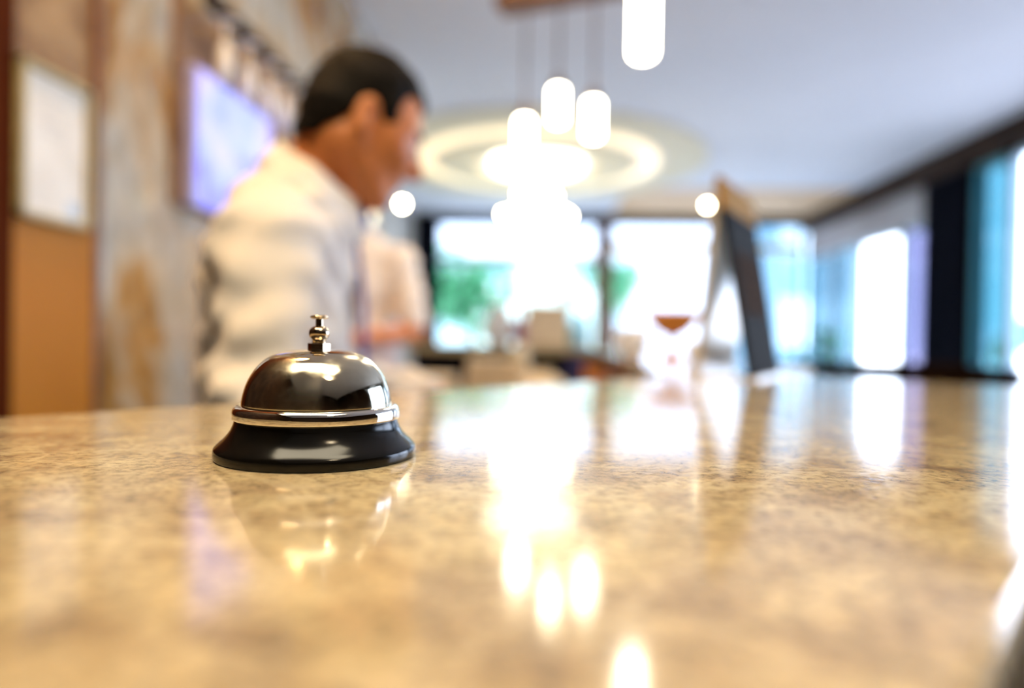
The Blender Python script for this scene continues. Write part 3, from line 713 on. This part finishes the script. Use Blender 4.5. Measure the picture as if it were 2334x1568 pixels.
# ------------------------------------------------------------------ left wall: framed notice, screen, glass rack
def on_wall(name, bm_pts_px, X, th, m, parent=None): ...
ya0, ya1 = on_x(50, 300, XL + .07).y, on_x(212, 350, XL + .07).y
z1a, z0a = on_x(62, 128, XL + .07).z, on_x(50, 490, XL + .07).z
nf = thing('framed_notice', 'pale framed notice hanging on the wooden panel at the left edge', 'picture', (XL + .05, (ya0 + ya1) / 2, (z0a + z1a) / 2))
hw, hh_ = (ya1 - ya0) / 2, (z1a - z0a) / 2
bm = bmesh.new(); t = .014
box(bm, 0, .022, -hw, -hw + t, -hh_, hh_); box(bm, 0, .022, hw - t, hw, -hh_, hh_); box(bm, 0, .022, -hw, hw, -hh_, -hh_ + t); box(bm, 0, .022, -hw, hw, hh_ - t, hh_)
obj('picture_frame', bm, mottled('olive_frame', (0.34, 0.28, 0.13), (0.42, 0.35, 0.18), 30, 0.4), nf, bevel=.002)
paper = mottled('notice_paper', (0.70, 0.66, 0.60), (0.78, 0.75, 0.70), 9, 0.25)
obj('paper', BX(.002, .010, -hw + t, hw - t, -hh_ + t, hh_ - t), paper, nf)
for k, (a, b, c, d, m_) in enumerate([(-.3, .35, .62, .68, 'g'), (-.5, .1, .40, .43, 'g'), (-.5, .45, .28, .31, 'g'), (-.5, .3, .15, .18, 'g'), (.35, .72, -.86, -.66, 'b')]):
    obj('printed_block', BX(.0102, .0108, a * hw, b * hw, c * hh_, d * hh_), mat('print_' + str(k), (0.55, 0.52, 0.5) if m_ == 'g' else (0.45, 0.55, 0.68), 0.6), nf)

# screen
M['screen'] = mat('lit_screen', (0.05, 0.05, 0.2), 0.2); t_, N, L, p_ = nt(M['screen'])
tc = N.new('ShaderNodeTexCoord'); n1 = noise(N, L, tc.outputs['Object'], 4.5, 2, .5, .6)
r1 = ramp(N, [(.3, (0.18, 0.16, 1.0)), (.5, (0.36, 0.44, 1.0)), (.7, (0.55, 0.50, 1.0))]); L.new(n1.outputs['Fac'], r1.inputs['Fac']); L.new(r1.outputs['Color'], p_.inputs['Emission Color']); p_.inputs['Emission Strength'].default_value = 0.62
XS = XL + .06
ys0, ys1 = on_x(452, 300, XS).y, on_x(617, 300, XS).y
zs1, zs0 = on_x(455, 155, XS).z, on_x(455, 462, XS).z
tv = thing('wall_screen', 'lit violet blue screen on the marble wall behind the bowed person', 'screen', (XL, (ys0 + ys1) / 2, (zs0 + zs1) / 2))
hw, hh_ = (ys1 - ys0) / 2, (zs1 - zs0) / 2
obj('casing', BX(.02, .056, -hw - .012, hw + .012, -hh_ - .012, hh_ + .012), mat('screen_casing', (0.40, 0.40, 0.75), 0.3), tv, bevel=.004)
obj('display', BX(.056, .060, -hw, hw, -hh_, hh_), M['screen'], tv)
obj('wall_mount', BX(0, .02, -.1, .1, -.1, .1), M['dark'], tv)

# glass rack
XG = XL + .12
y0, y1 = on_x(478, 0, XG).y, on_x(704, 198, XG).y + .35
zr = (on_x(520, 52, XG).z + on_x(640, 150, XG).z) / 2
gr = thing('glass_rack', 'dark wall rack rail with glasses hanging under it above the screen', 'rack', (XL, y0, zr))
obj('rail', BX(.095, .135, 0, y1 - y0, -.012, .03), M['darkwood'], gr, bevel=.003)
obj('back_board', BX(0, .02, 0, y1 - y0, -.62, .035), mottled('rack_board', (0.16, 0.075, 0.03), (0.30, 0.18, 0.10), 6, 0.4), gr)
for k in range(7):
    yy = .05 + k * (y1 - y0 - .1) / 6; obj('bracket', BX(.02, .13, yy - .006, yy + .006, .0, .012), M['brass'], gr)
M['frost'] = mat('milky_glass', (0.90, 0.88, 0.87), 0.15)
def stem_glass(loc, label):
    t = thing('stem_glass', label, 'glass', loc, group='glasses hanging in the wall rack')
    obj('foot', LT([(0, -.002), (.030, -.004), (.033, -.006), (.030, -.008), (.006, -.010), (0, -.012)], 24), M['frost'], t, smooth=True)
    obj('stem', LT([(.004, -.008), (.004, -.062), (.007, -.072)], 16), M['frost'], t, smooth=True)
    obj('bowl', LT([(0, -.066), (.008, -.070), (.016, -.085), (.022, -.110), (.024, -.140), (.022, -.205), (.0205, -.205), (.0225, -.14), (.0205, -.112), (.014, -.088), (0, -.072)], 24), M['frost'], t, smooth=True)
    return t
names = ['hanging stem glass at the near end of the rack, largest in the row', 'second hanging stem glass from the near end of the rack', 'third hanging stem glass from the near end of the rack', 'fourth hanging stem glass along the rack above the screen', 'fifth hanging stem glass, above the far corner of the screen', 'last visible hanging stem glass, beside the dark hair']
g0 = None
for k, px in enumerate((512, 566, 612, 648, 680, 706)):
    yy = on_x(px, 200, XG).y
    if g0 is None: g0 = stem_glass((XG, yy, zr - .014), names[0])
    else:
        g = dup(g0); g.location = (XG, yy, zr - .014); g['label'] = names[k]

# ------------------------------------------------------------------ lamps
def pendant(px, ytop, ybot, depth, dia, label, zbar):
    c = at(px, (ytop + ybot) / 2, depth); hgt = (ybot - ytop) / FPX * depth
    t = thing('pendant_lamp', label, 'lamp', (c.x, c.y, c.z), group='cylinder pendant lamps over the bar')
    r = dia / 2; q = r * .45
    prof = [(0, -hgt / 2)] + [(r - q + q * math.sin(a), -hgt / 2 + q - q * math.cos(a)) for a in np.linspace(0, PI / 2, 7)] + [(r - q + q * math.cos(a), hgt / 2 - q + q * math.sin(a)) for a in np.linspace(0, PI / 2, 7)] + [(0, hgt / 2)]
    obj('glass_shade', LT(prof, 32), M['lampglass'], t, smooth=True)
    obj('lamp_cap', LT([(0, hgt / 2 - .004), (.022, hgt / 2 - .002), (.020, hgt / 2 + .02), (.008, hgt / 2 + .045), (0, hgt / 2 + .05)], 24), M['cord'], t, smooth=True)
    obj('cord', TB([(0, 0, hgt / 2 + .04), (0, 0, zbar - c.z)], .004, 8), M['cord'], t)
    return t
zbar = at(1215, 8, 2.28).z
pendant(1195, 270, 350, 2.31, .048, 'lowest of the three small glowing pendants, left one', zbar)
pendant(1272, 201, 280, 2.28, .048, 'highest of the three small glowing pendants, middle one', zbar)
pendant(1352, 230, 315, 2.22, .050, 'rightmost of the three small glowing pendants', zbar)
pendant(1467, -45, 131, 1.78, .062, 'largest glowing pendant cut by the top edge of the picture', ZCEIL)
a, b = at(1200, 8, 2.31), at(1360, 8, 2.22)
ctr = (a + b) / 2; ang = math.atan2(b.y - a.y, b.x - a.x)
lb = thing('lamp_bar', 'brown suspended wooden bar from which the three small pendants hang', 'lamp bar', (ctr.x, ctr.y, zbar), ang)
obj('beam', BX(-.22, .22, -.05, .05, 0, .045), M['brownwood'], lb, bevel=.004)
for s in (-1, 1): obj('rod', TB([(s * .19, 0, .04), (s * .19, 0, ZCEIL - zbar)], .005, 8), M['cord'], lb)

# round ceiling feature and chandelier
cc = on_z(1232, 336, ZCEIL); cx_, cy_ = cw(.235, 7.45).x, cw(.235, 7.45).y
def annulus(r0, r1, z0, z1, n=96):
    bm = bmesh.new(); lathe(bm, [(r0, z0), (r1, z0), (r1, z1), (r0, z1)], n, closed=True); return bm
cf = thing('ceiling_medallion', 'round stepped ceiling medallion with warm light rings above the chandelier', 'ceiling medallion', (cx_, cy_, ZCEIL))
cream = mottled('cream_paint', (0.78, 0.68, 0.48), (0.82, 0.73, 0.54), 3, 0.7)
obj('outer_step', annulus(1.36, 1.80, -.03, 0), cream, cf)
obj('light_ring', annulus(1.14, 1.30, -.035, 0), M['cove'], cf)
obj('inner_step', annulus(.62, 1.08, -.05, 0), cream, cf)
ch = thing('chandelier', 'two-tier glowing chandelier with a round light disc in the medallion', 'chandelier', (cx_, cy_, ZCEIL))
obj('light_disc', LT([(0, -.07), (.48, -.07), (.50, -.05), (.50, -.002), (0, -.002)], 64), M['disc'], ch, smooth=False)
obj('centre_rod', TB([(0, 0, -.06), (0, 0, -.56)], .015, 10), M['brass'], ch)
def tier(r, z, n, rb):
    bm = bmesh.new(); K = 48; tube(bm, [(r * math.cos(2 * PI * k / K), r * math.sin(2 * PI * k / K), z + rb) for k in range(K + 1)], .012, 8); ring = obj('tier_ring', bm, M['brass'], ch)
    for k in range(3): a = 2 * PI * k / 3; obj('tier_arm', TB([(0, 0, z + rb + .06), (r * math.cos(a), r * math.sin(a), z + rb)], .008, 8), M['brass'], ch)
    for k in range(n):
        a = 2 * PI * k / n; bm = bmesh.new(); ball(bm, (r * math.cos(a), r * math.sin(a), z), rb, 1, 1, 1.15, 14); obj('bulb', bm, M['bulb'], ch, smooth=True)
tier(.20, -.36, 7, .020); tier(.36, -.58, 11, .022)
def globe(px, py, depth, r, label):
    c = at(px, py, depth); t = thing('globe_pendant', label, 'lamp', c, group='small globe lamps further back')
    bm = bmesh.new(); ball(bm, (0, 0, 0), r, 1, 1, 1.25, 20); obj('globe', bm, M['bulb'], t, smooth=True)
    obj('lamp_cap', LT([(0, r * 1.1), (r * .45, r * 1.1), (r * .4, r * 1.5), (0, r * 1.6)], 16), M['brass'], t); obj('cord', TB([(0, 0, r * 1.5), (0, 0, ZCEIL - c.z)], .003, 6), M['frost'], t)
globe(917, 465, 6.0, .022, 'small glowing globe lamp right of the bowed chin')
globe(1612, 468, 6.0, .014, 'small glowing globe lamp left of the menu stand top')
# pale column in the far left corner
pcx = on_y(876, 700, 9.6); struct(obj('trim_13', LT([(.19, 0), (.19, ZCEIL)], 24, (pcx.x, 9.6, 0)), M['plaster'], smooth=True), 'pale round column near the far left corner', 'column')

# ceiling lamps over the counter (panel shows in the dome; round ones added, unseen)
def fill_downlight(x, y, label, e, r=.14, col=(1, .80, .52)):  # unseen lamp, added to warm the counter, the man and the bar
    t = thing('added_ceiling_lamp', label, 'lamp', (x, y, ZCEIL), group='unseen round ceiling lamps added for warm light')
    obj('housing', annulus(r, r + .03, -.03, 0, 48), M['brass'], t)
    obj('diffuser', LT([(0, -.015), (r, -.015), (r, -.002), (0, -.002)], 48), emitter('diffuser_glow', col, e), t)
q = cw(-.15, .05); t = thing('ceiling_light_panel', 'long glowing ceiling light panel right above the bell', 'lamp', (q.x, q.y, ZCEIL), YAW)
bm = bmesh.new()
for (a, b, c, d) in ((-.95, -.90, -.32, .32), (.90, .95, -.32, .32), (-.95, .95, -.32, -.27), (-.95, .95, .27, .32)): box(bm, a, b, c, d, -.10, 0)
obj('panel_frame', bm, M['brass'], t); obj('diffuser', BX(-.90, .90, -.27, .27, -.08, -.01), emitter('panel_glow', (1, .87, .62), 4.8), t)
q = cw(.75, -.7); fill_downlight(q.x, q.y, 'unseen round ceiling lamp added above the guests side of the counter', 22)
q = cw(-.75, 1.0); fill_downlight(q.x, q.y, 'unseen round ceiling lamp added above the bowed person', 44, .16, (1, .60, .24))
q = cw(.1, 2.9); fill_downlight(q.x, q.y, 'unseen round ceiling lamp added above the inner bar floor', 35)

# ------------------------------------------------------------------ menu stand
bc = cw(.372, 1.0, ZT)
ms = thing('menu_stand', 'leaning dark menu board with golden top and clear support near the counter corner', 'menu stand', bc, YAW - R(31.5))
# local: y along the board's width (away from the viewer), x towards the guests
tl = Matrix.Rotation(R(-10), 4, 'Y')
obj('board', BX(-.004, .004, -.10, .10, .002, .238, M=tl), mottled('black_card', (0.004, 0.004, 0.005), (0.007, 0.006, 0.006), 30, 0.8, spec=0.1), ms, bevel=.001)
obj('header', BX(-.004, .005, -.10, .10, .238, .283, M=tl), mottled('gold_card', (0.42, 0.21, 0.02), (0.48, 0.26, 0.03), 30, 0.7, spec=0.15), ms, bevel=.001)
obj('printed_panel', BX(.0041, .0048, -.08, .08, .09, .18, M=tl), mottled('menu_print', (0.03, 0.018, 0.012), (0.07, 0.04, 0.025), 40, 0.9, spec=0.05), ms)
M['acrylic'] = pane_glass('clear_acrylic', (0.93, 0.90, 0.84))
obj('clear_support', BX(-.004, .004, -.10, .10, 0, .27, M=Matrix.Translation((-.072, 0, 0.002)) @ Matrix.Rotation(R(5), 4, 'Y')), mat('acrylic_edge', (0.90, 0.82, 0.70), 0.15, trans=0.45), ms)
obj('clear_foot', BX(-.075, .01, -.10, .10, 0, .004), M['frost'], ms)

# ------------------------------------------------------------------ things on the back counter
terracotta = mottled('terracotta', (0.70, 0.27, 0.05), (0.80, 0.33, 0.07), 25, 0.45)
q = at(1532, 812, 1.78); 
pb_ = thing('pedestal_bowl', 'orange brown pedestal bowl standing on the back counter left of the menu stand', 'bowl', (q.x, q.y, ZT))
obj('foot', LT([(0, 0), (.034, 0), (.034, .006), (.012, .016), (.008, .03), (.008, .062), (0, .062)], 32), terracotta, pb_, smooth=True)
obj('bowl', LT([(0, .055), (.012, .058), (.040, .072), (.066, .105), (.080, .126), (.077, .127), (.062, .106), (.036, .080), (0, .068)], 40), terracotta, pb_, smooth=True)
def cup(px, py, d, r, hgt, label):
    q = at(px, py, d); t = thing('white_cup', label, 'cup', (q.x, q.y, ZT))
    obj('cup_body', LT([(0, 0), (r * .6, 0), (r * .85, hgt * .35), (r, hgt), (r * .94, hgt), (r * .78, hgt * .38), (0, hgt * .08)], 32), M['opal'], t, smooth=True)
    bm = bmesh.new(); tube(bm, [(r * .85, 0, hgt * .85), (r * 1.35, 0, hgt * .8), (r * 1.4, 0, hgt * .5), (r * .85, 0, hgt * .3)], .005, 8); obj('handle', bm, M['white'], t, smooth=True)
cup(1440, 818, 1.75, .045, .08, 'white cup on the back counter left of the orange bowl')
cup(1592, 825, 1.62, .035, .05, 'small white cup on the back counter right of the orange bowl')

YF2 = 4.2
def on_far(px): q = at(px, 780, YF2); return (q.x, q.y, ZT)
t = thing('white_vase', 'round white vase at the far end of the back counter', 'vase', on_far(1138))
obj('vase_body', LT([(0, 0), (.06, 0), (.10, .06), (.105, .11), (.08, .17), (.05, .21), (.055, .24), (.05, .24), (.045, .21), (0, .2)], 32), M['opal'], t, smooth=True)
obj('rim', annulus(.048, .060, .235, .248, 32), M['white'], t)
t = thing('red_bottle', 'dark red bottle between the white vase and the beige box', 'bottle', (lambda q: (q[0], q[1] - .16, q[2]))(on_far(1186)))
redg = mat('dark_red_glass', (0.20, 0.02, 0.07), 0.15)
obj('bottle_body', LT([(0, 0), (.032, 0), (.034, .02), (.034, .13), (.014, .18), (.013, .22), (0, .22)], 24), redg, t, smooth=True); obj('stopper', LT([(0, .215), (.016, .215), (.016, .24), (0, .245)], 16), M['brownwood'], t)
t = thing('beige_box', 'square beige box on the far end of the back counter', 'box', on_far(1245), YAW)
beige = mottled('beige_card', (0.62, 0.50, 0.34), (0.70, 0.58, 0.40), 12, 0.7)
obj('box_body', BX(-.13, .13, -.09, .09, 0, .22), beige, t, bevel=.004); obj('lid', BX(-.135, .135, -.095, .095, .22, .255), mottled('beige_lid', (0.66, 0.54, 0.38), (0.72, 0.6, 0.44), 12, 0.7), t, bevel=.004)
q = on_far(1298); t = thing('flower_pot', 'pot of pink flowers beside the beige box', 'flowers', (q[0], q[1] + .16, q[2]))
obj('pot', LT([(0, 0), (.05, 0), (.065, .10), (.07, .10), (.07, .12), (.06, .12), (.055, .1), (0, .095)], 28), mat('green_pot', (0.02, 0.22, 0.16), 0.4), t, smooth=True)
bm = bmesh.new()
for k in range(9):
    a = k * 2.4; r_ = .02 + .006 * k; tube(bm, [(0, 0, .09), (r_ * math.cos(a), r_ * math.sin(a), .2), (1.3 * r_ * math.cos(a), 1.3 * r_ * math.sin(a), .29 + .01 * (k % 4))], .003, 6)
obj('stems', bm, M['leaf'], t)
pink = mottled('pink_petals', (0.75, 0.22, 0.42), (0.85, 0.38, 0.55), 40, 0.6)
for k in range(9):
    a = k * 2.4; r_ = 1.3 * (.02 + .006 * k); bm = bmesh.new()
    for i in range(6):
        b_ = i * PI / 3; ball(bm, (.02 * math.cos(b_), .02 * math.sin(b_), 0), .018, 1, 1, .5, 8)
    ball(bm, (0, 0, .006), .012, n=8); obj('flower_head', bm, pink, t, loc=(r_ * math.cos(a), r_ * math.sin(a), .295 + .01 * (k % 4)), smooth=True)
def bottle(px, label, m, r, hgt, dy=0):
    q = on_far(px); t = thing('glass_bottle', label, 'bottle', (q[0], q[1] + dy, q[2]))
    obj('bottle_body', LT([(0, 0), (r * .95, 0), (r, .015), (r, hgt * .6), (r * .4, hgt * .78), (r * .36, hgt), (0, hgt)], 24), m, t, smooth=True)
    obj('stopper', LT([(0, hgt - .004), (r * .45, hgt - .004), (r * .45, hgt + .02), (0, hgt + .024)], 16), M['white'], t)
bottle(1327, 'pale blue glass bottle at the right end of the row', mat('pale_blue_glass', (0.45, 0.70, 0.80), 0.1, trans=.5), .05, .20)
bottle(1190, 'small violet bottle behind the white vase', mat('violet_glass', (0.20, 0.08, 0.35), 0.12), .03, .15, .12)

# staff side: low work table with beige things
wt = cw(-.02, 2.75)
t = thing('work_table', 'low dark work table inside the bar below the back counter', 'table', (wt.x, wt.y, 0), YAW)
obj('table_top', BX(-.28, .26, -.30, .30, .90, .93), M['darkwood'], t, bevel=.003)
for sx in (-.24, .22):
    for sy in (-.26, .26): obj('leg', BX(sx - .02, sx + .02, sy - .02, sy + .02, 0, .90), M['dark'], t)
cloth = mottled('beige_cloth', (0.62, 0.50, 0.34), (0.72, 0.60, 0.44), 30, 0.9)
def on_table(px, dd=2.6): q = at(px, 860, dd); return (q.x, q.y, .93)
for k, (px, dd, n, lab) in enumerate([(985, 2.56, 3, 'pile of folded beige cloths at the left of the work table'), (1125, 2.72, 5, 'taller pile of folded beige cloths in the middle of the work table')]):
    t = thing('cloth_pile', lab, 'cloths', on_table(px, dd), YAW + .1 * k)
    for i in range(n):
        o = obj('folded_cloth', BX(-.12 + .004 * i, .10 - .006 * i, -.08, .08, .026 * i, .026 * i + .025), cloth, t, bevel=.01)
t = thing('round_jar', 'small beige round jar standing behind the cloth piles', 'jar', on_table(1185, 2.85))
obj('jar_body', LT([(0, 0), (.035, 0), (.045, .02), (.045, .11), (.03, .13), (0, .13)], 24), beige, t, smooth=True)
bm = bmesh.new(); ball(bm, (0, 0, .155), .035, n=16); obj('knob_lid', bm, mat('cream_knob', (0.72, 0.64, 0.46), 0.4), t, smooth=True)
t = thing('serving_bowl', 'upturned cream bowl at the right of the work table', 'bowl', on_table(1235, 2.55))
obj('bowl', LT([(.105, 0), (.10, .03), (.08, .065), (.045, .085), (0, .09)], 32), mat('cream_bowl', (0.80, 0.66, 0.46), 0.35), t, smooth=True); obj('foot_ring', annulus(.03, .042, .083, .10, 24), mat('cream_ring', (0.78, 0.64, 0.44), 0.35), t)
def shelf_box(px, py, d, s, hgt, label, col):
    q = at(px, py, d); t = thing('carton', label, 'carton', (q.x, q.y, .901), YAW + .1)
    m_ = mottled('carton_paint', col, tuple(c * 1.15 for c in col), 20, 0.6)
    obj('carton_body', BX(-s, s, -s * .8, s * .8, 0, hgt), m_, t, bevel=.003); obj('carton_flap', BX(-s, s, -s * .82, 0, hgt, hgt + .004), m_, t)
shelf_box(1318, 850, 3.30, .05, .16, 'navy blue carton on the shelf under the back counter', (0.03, 0.03, 0.14))
shelf_box(1353, 850, 2.75, .038, .14, 'orange carton on the shelf under the back counter', (0.62, 0.22, 0.06))
shelf_box(1398, 850, 2.35, .034, .12, 'pink carton on the shelf under the back counter', (0.70, 0.34, 0.30))

# ------------------------------------------------------------------ beyond the counter on the right
q = at(1990, 862, 2.05)
fm = on_z(2334, 1568, 0.0); t = tag(obj('darkening_mat', BX(-1.1, 1.5, -1.3, 2.0, 0, .006), M['dark'], loc=(fm.x, fm.y, 0.0)), 'dark floor mat added below the near edge of the counter to darken the lower right corner', 'mat')  # added mat, its dark colour darkens the lower right corner
t = thing('high_table', 'dark high table just beyond the right end of the counter', 'table', (q.x, q.y, .006), YAW - R(14))
obj('table_top', BX(-.30, .30, -.22, .22, 1.02, 1.084), mottled('matte_black_wood', (0.008, 0.004, 0.003), (0.014, 0.007, 0.004), 8, 0.9, spec=0.0), t, bevel=.006)
obj('pedestal', TB([(0, 0, .02), (0, 0, 1.03)], .035, 16), M['dark'], t); obj('base', LT([(0, 0), (.22, 0), (.22, .015), (.05, .035), (0, .035)], 32), M['dark'], t)

def potted_plant(px, Y, label):
    q = on_y(px, 760, Y); t = thing('potted_plant', label, 'plant', (q.x, Y, 0))
    obj('pot', LT([(0, 0), (.16, 0), (.2, .42), (.21, .42), (.21, .45), (.18, .45), (.17, .4), (0, .4)], 28), M['white'], t, smooth=True)
    bm = bmesh.new(); tube(bm, [(0, 0, .38), (.03, 0, .9), (0, .02, 1.25)], [.03, .025, .015]); obj('trunk', bm, M['bark'], t)
    rnd = random.Random(4)
    for k in range(26):
        a = k * 2.4; z0 = .85 + .42 * k / 26; ln = rnd.uniform(.38, .58); el = rnd.uniform(.2, 1.0); wd = .05
        bm = bmesh.new(); A, B = [], []
        for i in range(7):
            s = i / 6; p_ = Vector((math.cos(a) * ln * s * math.cos(el), math.sin(a) * ln * s * math.cos(el), z0 + ln * (s * math.sin(el) - .45 * s * s)))
            sd = Vector((-math.sin(a), math.cos(a), 0)) * (wd * math.sin(PI * min(.98, s * .9 + .08)))
            A.append(bm.verts.new(p_ - sd)); B.append(bm.verts.new(p_ + sd))
        for i in range(6): bm.faces.new((A[i], B[i], B[i + 1], A[i + 1]))
        lf = obj('leaf', bm, M['plantleaf'], t, smooth=True); so = lf.modifiers.new('t', 'SOLIDIFY'); so.thickness = .002
M['plantleaf'] = mottled('plant_leaves', (0.02, 0.18, 0.06), (0.04, 0.28, 0.10), 8, 0.4)
potted_plant(1880, 9.0, 'green potted plant in front of the bright corner windows')
